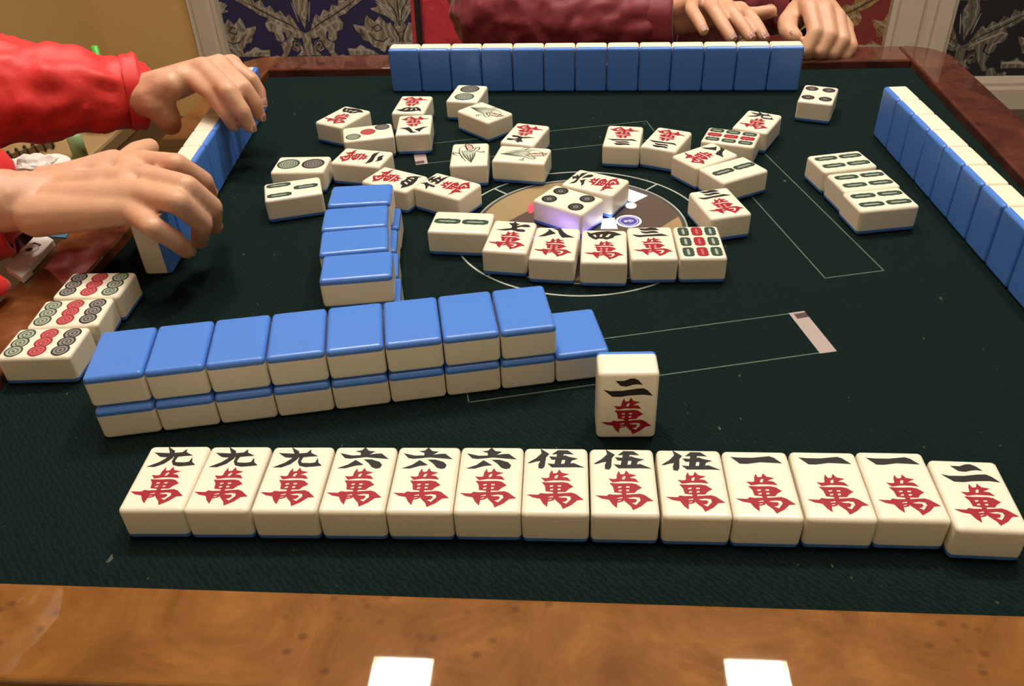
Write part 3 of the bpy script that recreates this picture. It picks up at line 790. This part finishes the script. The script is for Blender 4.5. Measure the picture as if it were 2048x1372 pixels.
def nail_on(parent, tip, prev, up, r, w=.0056, l=.0066):
    """fingernail: a thin curved patch on the back of the fingertip"""
    T, P_ = Vector(tip), Vector(prev); d = (T - P_).normalized(); u = Vector(up); u = (u - d * u.dot(d)).normalized(); s = d.cross(u)
    bm = bmesh.new(); N = 6; g = []
    for i in range(N + 1):
        row = []
        for k in range(N + 1):
            a = (k / N - .5) * 1.7; t = i / N
            wd = 1 - .45 * max(0, abs(t - .45) - .3) ** 1 * 2
            c = T + d * (-.45 * l + l * t * 1.15) + u * (math.cos(a) * r * 1.02 - (t - .3) ** 2 * r * .35) + s * (math.sin(a) * w * wd)
            row.append(bm.verts.new(c + Vector((0, 0, ZT))))
        g.append(row)
    for i in range(N):
        for k in range(N):
            f = bm.faces.new((g[i][k], g[i + 1][k], g[i + 1][k + 1], g[i][k + 1])); f.smooth = True
    bmesh.ops.solidify(bm, geom=bm.faces[:], thickness=.0005)
    return obj('fingernail', bm, nail, parent)
def cuff(name, c, axis, r, length, m, parent, thick=.004, squash=1.0):
    ax = Vector(axis).normalized(); u = Vector((0, 0, 1)); u = (u - ax * u.dot(ax)).normalized(); s = ax.cross(u)
    bm = bmesh.new(); prof = [(0, r - thick, 1), (length * .9, r - thick, 1), (length, r - thick * .5, 0), (length * .97, r + thick * .2, 0), (length * .7, r + thick, 0), (length * .35, r + thick * .4, 0), (0, r + thick * .7, 0), (-length * .35, r + thick * .3, 0)]
    N = 40; rg = []
    for (t, q, mi) in prof:
        ringv = []
        for k in range(N):
            a = 2 * PI * k / N; wob = 1 + .035 * math.sin(3 * a + t * 60) + .02 * math.sin(7 * a)
            ringv.append(bm.verts.new(Vector(c) + ax * t + (u * math.cos(a) * squash + s * math.sin(a)) * q * wob + Vector((0, 0, ZT))))
        rg.append(ringv)
    for i in range(len(rg) - 1):
        for k in range(N):
            f = bm.faces.new((rg[i][k], rg[i][(k + 1) % N], rg[i + 1][(k + 1) % N], rg[i + 1][k])); f.smooth = True; f.material_index = prof[i + 1][2]
    o = obj(name, bm, [m, cuff_in], parent); o.matrix_parent_inverse = Matrix.Translation(-parent.location); return o
def hand_chains(wrist, mcps, fingers, thumb, rw=.023):
    """palm: metacarpals fanned from the wrist, webbed together; fingers and thumb as tapering chains"""
    out = []
    W = Vector(wrist)
    for i, (m, fg) in enumerate(zip(mcps, fingers)):
        M_ = Vector(m)
        side = (Vector(mcps[0]) - Vector(mcps[3]))
        st = W + side * (.30 - .20 * i)
        out.append([(*st, rw * .72), (*st.lerp(M_, .5), .0135), (*M_, .0105)])
        out.append(fg)
    for a, b in zip(mcps[:-1], mcps[1:]):
        A, B = Vector(a), Vector(b)
        for t in (.35, .6, .85):
            out.append([(*W.lerp(A, t), .0115), (*W.lerp(B, t), .0115)])
    out.append(thumb)
    return out

def person_root(loc, label):
    t = empty('person', loc); tag(t, label, 'person'); return t
def head_chains(c, fwd):
    c = Vector(c); f = Vector(fwd).normalized(); s = f.cross(Vector((0, 0, 1)))
    ch = [[(*(c + Vector((0, 0, .03))), .088), (*(c + f * .015 - Vector((0, 0, .05))), .066), (*(c + f * .035 - Vector((0, 0, .085))), .035)],
          [(*(c + f * .083 - Vector((0, 0, .0))), .008), (*(c + f * .098 - Vector((0, 0, .025))), .0115)],
          [(*(c + f * .078 + s * .02 - Vector((0, 0, .052))), .007), (*(c + f * .085 - Vector((0, 0, .051))), .008), (*(c + f * .078 - s * .02 - Vector((0, 0, .052))), .007)]]
    for k in (1, -1):
        ch.append([(*(c + s * k * .083 + Vector((0, 0, .01))), .012), (*(c + s * k * .082 - Vector((0, 0, .025))), .010)])
    return ch
def face_parts(c, fwd, parent):
    c = Vector(c); f = Vector(fwd).normalized(); s = f.cross(Vector((0, 0, 1)))
    for k in (1, -1):
        bm = bmesh.new()
        ec = c + f * .0725 + s * k * .030 + Vector((0, 0, .004 + ZT))
        bmesh.ops.create_uvsphere(bm, u_segments=24, v_segments=16, radius=.0100, matrix=Matrix.Translation(ec) @ f.to_track_quat('Z', 'Y').to_matrix().to_4x4())
        for fc in bm.faces:
            if (fc.calc_center_median() - ec).normalized().dot(f) > .86: fc.material_index = 1
        obj('eye', bm, [white_plastic, hair_m], parent, True)

# --- person on the left, in the bright red jacket
lp = person_root((-.80, .02, 0), 'person in bright red jacket reaching over the left row of standing tiles')
# near (right) hand: fingers lie over the tiles, little finger nearest the viewer
nw = (-.392, -.066, .058)
n_m = [(-.3255, -.0325, .072), (-.3095, -.0650, .0755), (-.3035, -.0870, .0730), (-.3105, -.0950, .0650)]
n_f = [finger([n_m[0], (-.2916, -.0508, .079), (-.2809, -.0387, .060), (-.2870, -.0215, .042)], [.0098, .0086, .0078, .0066]),
       finger([n_m[1], (-.2690, -.0895, .080), (-.2610, -.0770, .058), (-.2725, -.0600, .033)], [.0100, .0089, .0080, .0068]),
       finger([n_m[2], (-.2690, -.1068, .0775), (-.2640, -.0915, .053), (-.2785, -.0755, .030)], [.0098, .0086, .0078, .0066]),
       finger([n_m[3], (-.2855, -.1175, .0640), (-.2780, -.1095, .050), (-.2775, -.0985, .035)], [.0090, .0080, .0074, .0063])]
n_t = [(-.378, -.048, .060, .0160), (-.356, -.005, .058, .0120), (-.3600, .022, .056, .0098), (-.3580, .040, .053, .0082)]
# far (left) hand
fw = (-.4150, .1500, .058)
f_m = [(-.3580, .1415, .0810), (-.3413, .1440, .0845), (-.3307, .1555, .0830), (-.3265, .1720, .0775)]
f_f = [finger([f_m[0], (-.3267, .1153, .0715), (-.3145, .1072, .0570), (-.3110, .1075, .0440)], [.0096, .0084, .0075, .0062]),
       finger([f_m[1], (-.3075, .1074, .0755), (-.2975, .1030, .0590), (-.2955, .1055, .0440)], [.0098, .0086, .0076, .0063]),
       finger([f_m[2], (-.3000, .1230, .0735), (-.2935, .1245, .0590), (-.2930, .1275, .0455)], [.0093, .0082, .0073, .0061]),
       finger([f_m[3], (-.3060, .1600, .0675), (-.3010, .1600, .0560), (-.2995, .1560, .0470)], [.0085, .0075, .0068, .0058])]
f_t = [(-.404, .138, .060, .0190), (-.3860, .1270, .060, .0165), (-.3815, .1280, .046, .0130), (-.3830, .1350, .035, .0105)]
body = hand_chains(nw, n_m, n_f, n_t) + hand_chains(fw, f_m, f_f, f_t)
body += [[(-.402, .142, .062, .019), (-.374, .131, .073, .016), (-.3600, .1340, .079, .012)], [(-.390, .128, .064, .015), (-.366, .126, .076, .0115)],
         [(-.384, -.050, .062, .0165), (-.350, -.032, .070, .0125)]]
body += [[(*nw, .0215), (-.412, -.078, .064, .0235), (-.452, -.088, .070, .0285), (-.64, -.17, .09, .036), (-.77, -.16, .28, .05)],
         [(*fw, .0215), (-.452, .125, .068, .0250), (-.52, .115, .078, .031), (-.65, .17, .10, .036), (-.77, .20, .28, .05)],
         [(-.80, .02, -.22, .13), (-.79, .02, .0, .12), (-.775, .02, .20, .12), (-.77, .02, .30, .07), (-.755, .02, .40, .052)],
         [(-.77, -.14, .27, .06), (-.77, .18, .27, .06)]] + head_chains((-.735, .02, .52), (1, 0, -.25))
lb = blob('body', body, .0021, skin, lp, 4)
for tip, prev in ((n_f[3][3], n_f[3][2]), (n_f[0][3], n_f[0][2]), (n_f[1][3], n_f[1][2]), (n_f[2][3], n_f[2][2])):
    nail_on(lb, tip[:3], prev[:3], (1, -.1, .35), tip[3])
for fg in f_f: nail_on(lb, fg[3][:3], fg[2][:3], (1, -.3, .3), fg[3][3])
face_parts((-.735, .02, .52), (1, 0, -.25), lb)
hair = blob('hair', [[(-.76, .02, .56, .095), (-.79, .02, .50, .085), (-.785, .02, .42, .06)], [(-.745, -.03, .59, .06), (-.745, .07, .59, .06)]], .008, hair_m, lp, 4)
def puffy(path, amp=.10, step=.032):
    """a padded sleeve: radius swells between the stitched seams"""
    out = []
    for (a, b) in zip(path[:-1], path[1:]):
        A, B = Vector(a[:3]), Vector(b[:3]); n = max(2, int((B - A).length / .006))
        for i in range(n):
            t = i / n; r = a[3] + (b[3] - a[3]) * t
            s = (len(out) * .006) / step
            out.append((*A.lerp(B, t), r * (1 - amp + amp * 2 * abs(math.sin(PI * s)) ** .6)))
    out.append(path[-1]); return out
slv_far = puffy([(-.4225, .1480, .0625, .0365), (-.4680, .1170, .0720, .0430), (-.5150, .1010, .0800, .0500), (-.66, .17, .11, .064)], .06, .026) + [(-.77, .18, .26, .075)]
slv_near = [(-.4520, -.0640, .0570, .0450), (-.490, -.088, .062, .054), (-.64, -.17, .09, .060), (-.77, -.14, .26, .075)]
jacket = blob('jacket', [slv_far, slv_near, [(-.409, -.127, .0245, .013), (-.44, -.140, .030, .022), (-.52, -.15, .05, .045), (-.60, -.16, .08, .06)], [(-.80, .02, -.24, .155), (-.79, .02, .0, .150), (-.775, .02, .20, .145), (-.77, .02, .31, .085)], [(-.77, -.165, .26, .085), (-.77, .205, .26, .085)], [(-.77, -.06, .31, .075), (-.77, .10, .31, .075)],
                         [(-.60, -.02, -.20, .06), (-.72, -.06, .06, .10)]], .006, red_nylon, lp, 3, [(.045, .014, 1), (.016, .0035, 1)])
cuff('cuff', (-.4210, .1490, .0622), (.80, .46, -.10), .0325, .0115, red_nylon, lp, .003)
cuff('cuff', (-.4490, -.0620, .0570), (.83, .55, .04), .0440, .012, red_nylon, lp, .003)
blob('trousers', [[(-.80, -.07, -.26, .085), (-.46, -.09, -.24, .068), (-.44, -.10, -.66, .045)], [(-.80, .11, -.26, .085), (-.46, .13, -.24, .068), (-.44, .14, -.66, .045)]], .01, dark_cloth, lp, 4)
blob('shoe', [[(-.45, -.10, -.715, .038), (-.34, -.10, -.722, .034)]], .006, black_pipe, lp, 3); blob('shoe', [[(-.45, .14, -.715, .038), (-.34, .14, -.722, .034)]], .006, black_pipe, lp, 3)

# --- person on the far side, in the maroon padded jacket
fp = person_root((.09, .76, 0), 'person in maroon padded jacket with both hands resting behind the far row of tiles')
rw_ = (.1150, .452, .036)
r_m = [(.1830, .432, .0470), (.1650, .430, .0535), (.1480, .430, .0560), (.1270, .428, .0590)]       # index .. little finger
r_f = [finger([r_m[0], (.1885, .402, .0495), (.1960, .382, .0420), (.2020, .371, .0345)], [.0095, .0082, .0076, .0065]),
       finger([r_m[1], (.1680, .398, .0540), (.1790, .378, .0440), (.1860, .366, .0360)], [.0098, .0086, .0078, .0067]),
       finger([r_m[2], (.1500, .398, .0550), (.1580, .374, .0455), (.1650, .361, .0370)], [.0096, .0085, .0078, .0067]),
       finger([r_m[3], (.1240, .400, .0570), (.1300, .378, .0510), (.1345, .364, .0445)], [.0088, .0078, .0072, .0062])]
r_t = [(.1420, .462, .0360, .0155), (.1790, .448, .0360, .0115), (.2020, .436, .0400, .0096), (.2170, .426, .0465, .0080)]
lw_ = (.2780, .474, .0400)
l_m = [(.2570, .412, .0530), (.2735, .410, .0505), (.2890, .411, .0420), (.3000, .412, .0300)]
l_f = [finger([l_m[0], (.2595, .3800, .0360), (.2505, .3720, .0190), (.2540, .3790, .0090)], [.0100, .0091, .0082, .0068]),
       finger([l_m[1], (.2755, .3790, .0325), (.2670, .3720, .0170), (.2690, .3800, .0080)], [.0100, .0091, .0082, .0068]),
       finger([l_m[2], (.2905, .3800, .0265), (.2815, .3740, .0140), (.2825, .3815, .0075)], [.0096, .0087, .0078, .0066]),
       finger([l_m[3], (.3020, .3840, .0185), (.2960, .3790, .0095), (.2955, .3850, .0055)], [.0090, .0082, .0074, .0064])]
l_t = [(.2560, .452, .0380, .0165), (.2370, .420, .0350, .0125), (.2345, .4000, .0310, .0108), (.2395, .3880, .0285, .0092)]
body = hand_chains(rw_, r_m, r_f, r_t) + hand_chains(lw_, l_m, l_f, l_t)
body += [[(*rw_, .0225), (.08, .462, .034, .026), (-.09, .53, .032, .034), (-.07, .70, .24, .045)],
         [(*lw_, .0215), (.250, .51, .036, .026), (.18, .63, .05, .034), (.23, .74, .24, .045)],
         [(.09, .78, -.22, .13), (.09, .76, .0, .12), (.085, .745, .20, .12), (.085, .74, .30, .07), (.085, .725, .40, .052)],
         [(-.05, .74, .27, .05), (.21, .74, .27, .05)]] + head_chains((.085, .705, .52), (0, -1, -.3))
fb = blob('body', body, .0021, skin, fp, 4)
for fg in r_f: nail_on(fb, fg[3][:3], fg[2][:3], (.1, -.3, 1), fg[3][3])
nail_on(fb, r_t[3][:3], r_t[2][:3], (0, .2, 1), r_t[3][3]); nail_on(fb, l_t[3][:3], l_t[2][:3], (-.4, -.6, .6), l_t[3][3])
face_parts((.085, .705, .52), (0, -1, -.3), fb)
blob('hair', [[(.085, .73, .56, .095), (.085, .76, .50, .085), (.085, .755, .42, .06)], [(.035, .715, .59, .06), (.135, .715, .59, .06)]], .008, hair_m, fp, 4)
sr = puffy([(.094, .462, .031, .0385), (-.035, .492, .031, .050), (-.112, .530, .028, .058)], .17, .047) + puffy([(-.112, .530, .028, .058), (-.085, .70, .22, .075)], .09, .06)
sl = puffy([(.258, .492, .034, .0350), (.215, .555, .036, .044), (.17, .64, .05, .054)], .12, .042) + [(.23, .73, .22, .072)]
blob('jacket', [sr, sl, puffy([(.09, .78, -.26, .150), (.09, .76, .0, .150), (.085, .745, .20, .145), (.085, .74, .31, .085)], .05, .07), [(-.085, .735, .25, .088), (.245, .735, .25, .088)], [(.02, .735, .31, .075), (.16, .735, .31, .075)]], .005, maroon, fp, 2, [(.035, .009, 1), (.014, .0025, 1)])
cuff('cuff', (.092, .460, .032), (.97, -.2, .08), .0365, .022, maroon, fp, .003)
cuff('cuff', (.262, .487, .034), (.55, -.83, .10), .0345, .014, maroon, fp, .003)
blob('trousers', [[(.0, .76, -.26, .085), (-.02, .44, -.24, .068), (-.03, .43, -.66, .045)], [(.18, .76, -.26, .085), (.20, .44, -.24, .068), (.21, .43, -.66, .045)]], .01, dark_cloth, fp, 4)
blob('shoe', [[(-.03, .44, -.715, .038), (-.03, .34, -.722, .034)]], .006, black_pipe, fp, 3); blob('shoe', [[(.21, .44, -.715, .038), (.21, .34, -.722, .034)]], .006, black_pipe, fp, 3)

# ---------------------------------------------------------------- chairs
def chair(name, loc, rotz, label, m):
    t = empty(name, loc, rotz); tag(t, label, 'chair')
    bm = bmesh.new(); add_box(bm, (-.23, -.22, .33), (.23, .22, .385)); bevel_all(bm, .025, 3); obj('seat', bm, m, t, True)
    bm = bmesh.new()                      # curved backrest, edges swept back
    N = 12; g = []
    for k in range(N + 1):
        u_ = k / N * 2 - 1; x = .235 * u_; y = .24 + .030 * u_ * u_ * -1
        row = [bm.verts.new((x * (1 - .06 * (zz - .45)), y + (zz - .45) * .12 + dy, zz)) for dy in (0, .05) for zz in (.45, .62, .80, .95, 1.0)]
        g.append(row)
    for k in range(N):
        a, b = g[k], g[k + 1]
        for i in range(4):
            bm.faces.new((a[i], b[i], b[i + 1], a[i + 1])); bm.faces.new((a[5 + i], a[6 + i], b[6 + i], b[5 + i]))
        bm.faces.new((a[4], b[4], b[9], a[9])); bm.faces.new((a[0], a[5], b[5], b[0]))
    for row in (g[0], g[N]):
        for i in range(4):
            q = (row[i], row[i + 1], row[6 + i], row[5 + i]); bm.faces.new(q if row is g[0] else q[::-1])
    bmesh.ops.recalc_face_normals(bm, faces=bm.faces[:])
    bk = obj('backrest', bm, m, t, True)
    for sgn in (-1, 1):
        bm = bmesh.new()
        tube(bm, [(sgn * (.218 + .004 * math.sin((zz - .45) * 6)) * (1 - .06 * (zz - .45)), .207 + (zz - .45) * .12, zz) for zz in [.45 + i * .055 for i in range(11)]], .006, 8)
        obj('piping', bm, black_pipe, bk)
    for sx in (-1, 1):
        for sy in (-1, 1):
            bm = bmesh.new(); tube(bm, [(sx * .19, sy * .18, .332), (sx * .20, sy * .195, 0)], [.02, .015], 10); obj('leg', bm, red_wood, t)
    return t
chair('dining_chair', (-.075, .74, 0), 0, 'red upholstered chair with black piping behind the person in maroon', red_chair)
sl_ = empty('stool', (-.82, .02, 0)); tag(sl_, 'low round wooden stool under the person in the bright red jacket', 'stool')
bm = bmesh.new(); tube(bm, [(0, 0, .32), (0, 0, .335), (0, 0, .352)], [.165, .17, .165], 28); obj('seat', bm, red_wood, sl_, True)
for k in range(4):
    a = PI / 4 + k * PI / 2; bm = bmesh.new()
    tube(bm, [(.11 * math.cos(a), .11 * math.sin(a), .319), (.15 * math.cos(a), .15 * math.sin(a), 0)], [.018, .014], 10); obj('leg', bm, red_wood, sl_)

# ---------------------------------------------------------------- side table and small things at the left
st = empty('side_table', (-.665, .25, 0)); tag(st, 'small tan side table between the two red sleeves at left', 'side table')
SZ = ZT - .045
bm = bmesh.new(); add_box(bm, (-.15, -.10, SZ - .02), (.122, .115, SZ)); bevel_all(bm, .004); obj('table_top', bm, tan_card, st)
bm = bmesh.new(); tube(bm, [(0, 0, .02), (0, 0, SZ - .0201)], .022, 16); obj('pedestal', bm, red_wood, st)
bm = bmesh.new(); tube(bm, [(0, 0, 0), (0, 0, .012), (0, 0, .0199)], [.11, .11, .09], 28); obj('foot', bm, red_wood, st)
def flat_thing(name, pts, z, th, m, label, cat, parent=None, bev=0.):
    cx = sum(p[0] for p in pts) / len(pts); cy = sum(p[1] for p in pts) / len(pts)
    bm = bmesh.new(); add_prism(bm, [(x - cx, y - cy) for x, y in pts], 0, th)
    if bev: bevel_all(bm, bev, 2)
    o = obj(name, bm, m); o.location = (cx, cy, z); tag(o, label, cat); return o
nb = empty('notebook', (-.655, .255, SZ)); tag(nb, 'tan spiral notebook lying on the side table between the red sleeves', 'notebook')
nbM = Matrix.Rotation(R(-38), 4, 'Z')
bm = bmesh.new(); add_box(bm, (-.10, -.05, 0), (.035, .05, .008), 0, nbM); obj('cover', bm, tan_card, nb)
bm = bmesh.new()
for i in range(11):
    y = -.045 + i * .009
    tube(bm, [nbM @ Vector((.036 + .006 * math.cos(a), y + .0012 * a / 6, .006 + .006 * math.sin(a))) for a in [k * PI / 5 for k in range(10)]], .0011, 6, True)
obj('spiral_binding', bm, coil_m, nb)
bm = bmesh.new()
bmesh.ops.create_icosphere(bm, subdivisions=4, radius=1)
for v in bm.verts:
    n_ = noise.noise(v.co * 2.2) * .35 + noise.noise(v.co * 6) * .16
    v.co = Vector((v.co.x * .034 * (1 + n_), v.co.y * .022 * (1 + n_), max(-.006, v.co.z * .010 * (1 + 1.6 * n_))))
o = obj('tissue', bm, tissue_m); o.location = (-.583, .205, SZ + .0062); tag(o, 'crumpled white tissue beside the spiral notebook', 'tissue')
def peg(name, loc, r, h, m, label, cat):
    bm = bmesh.new(); tube(bm, [(0, 0, 0), (0, 0, h * .8), (0, 0, h)], [r, r, r * .6], 16)
    o = obj(name, bm, m); o.location = loc; tag(o, label, cat)
cp = empty('paper_cup', (-.5590, .335, SZ)); tag(cp, 'white paper cup on the side table behind the upper red sleeve', 'cup')
bm = bmesh.new(); tube(bm, [(0, 0, 0), (0, 0, .05)], [.018, .024], 24); bmesh.ops.delete(bm, geom=[f for f in bm.faces if len(f.verts) > 4 and f.calc_center_median().z > .04], context='FACES')
obj('cup_wall', bm, tissue_m, cp, True)
bm = bmesh.new(); tube(bm, [(0, 0, .001), (0, .008, .088)], .0038, 12)
o = obj('drinking_straw', bm, green_m); o.location = (-.5590, .345, SZ); tag(o, 'bright green straw tip showing above the upper red sleeve', 'straw')
peg('bottle_cap', (-.5530, .245, SZ), .008, .030, palegreen_m, 'small pale green cap between the two arms', 'cap')
# white plastic clip on the left rail
cl = empty('plastic_clip', (-.414, -.062, ZT + RT)); tag(cl, 'white plastic clip with a raised ring lying on the left rail', 'clip')
def rel(l): return [(x + .414, y + .062) for x, y in l]
CLP = rel([(-.4295, -.0335), (-.4105, -.0470), (-.4085, -.0840), (-.4110, -.0865), (-.4055, -.0895), (-.4060, -.1030), (-.4275, -.0870)])
bm = bmesh.new(); add_prism(bm, CLP, .0003, .0058); bevel_all(bm, .0006, 2); obj('clip_plate', bm, white_plastic, cl)
bm = bmesh.new()
tube(bm, [(-.0075 + .0058 * math.cos(a), -.0010 + .0058 * math.sin(a), .0060) for a in [k * PI / 12 for k in range(24)]], .0012, 8, True); obj('ring', bm, white_plastic, cl)
bm = bmesh.new(); add_poly(bm, [circle(-.0078, -.0005, .0026, 18)], .0059); add_poly(bm, [[(-.011, .0080), (-.002, .0040), (-.0015, .0068), (-.010, .0110)]], .0059); obj('slot', bm, dark_gap, cl)
flat_thing('card', [(-.440, -.018), (-.411, -.022), (-.4075, -.036), (-.424, -.034)], ZT + RT + .0002, .0012, bluecard_m, 'small blue card under the near forearm, beside the white clip', 'card')
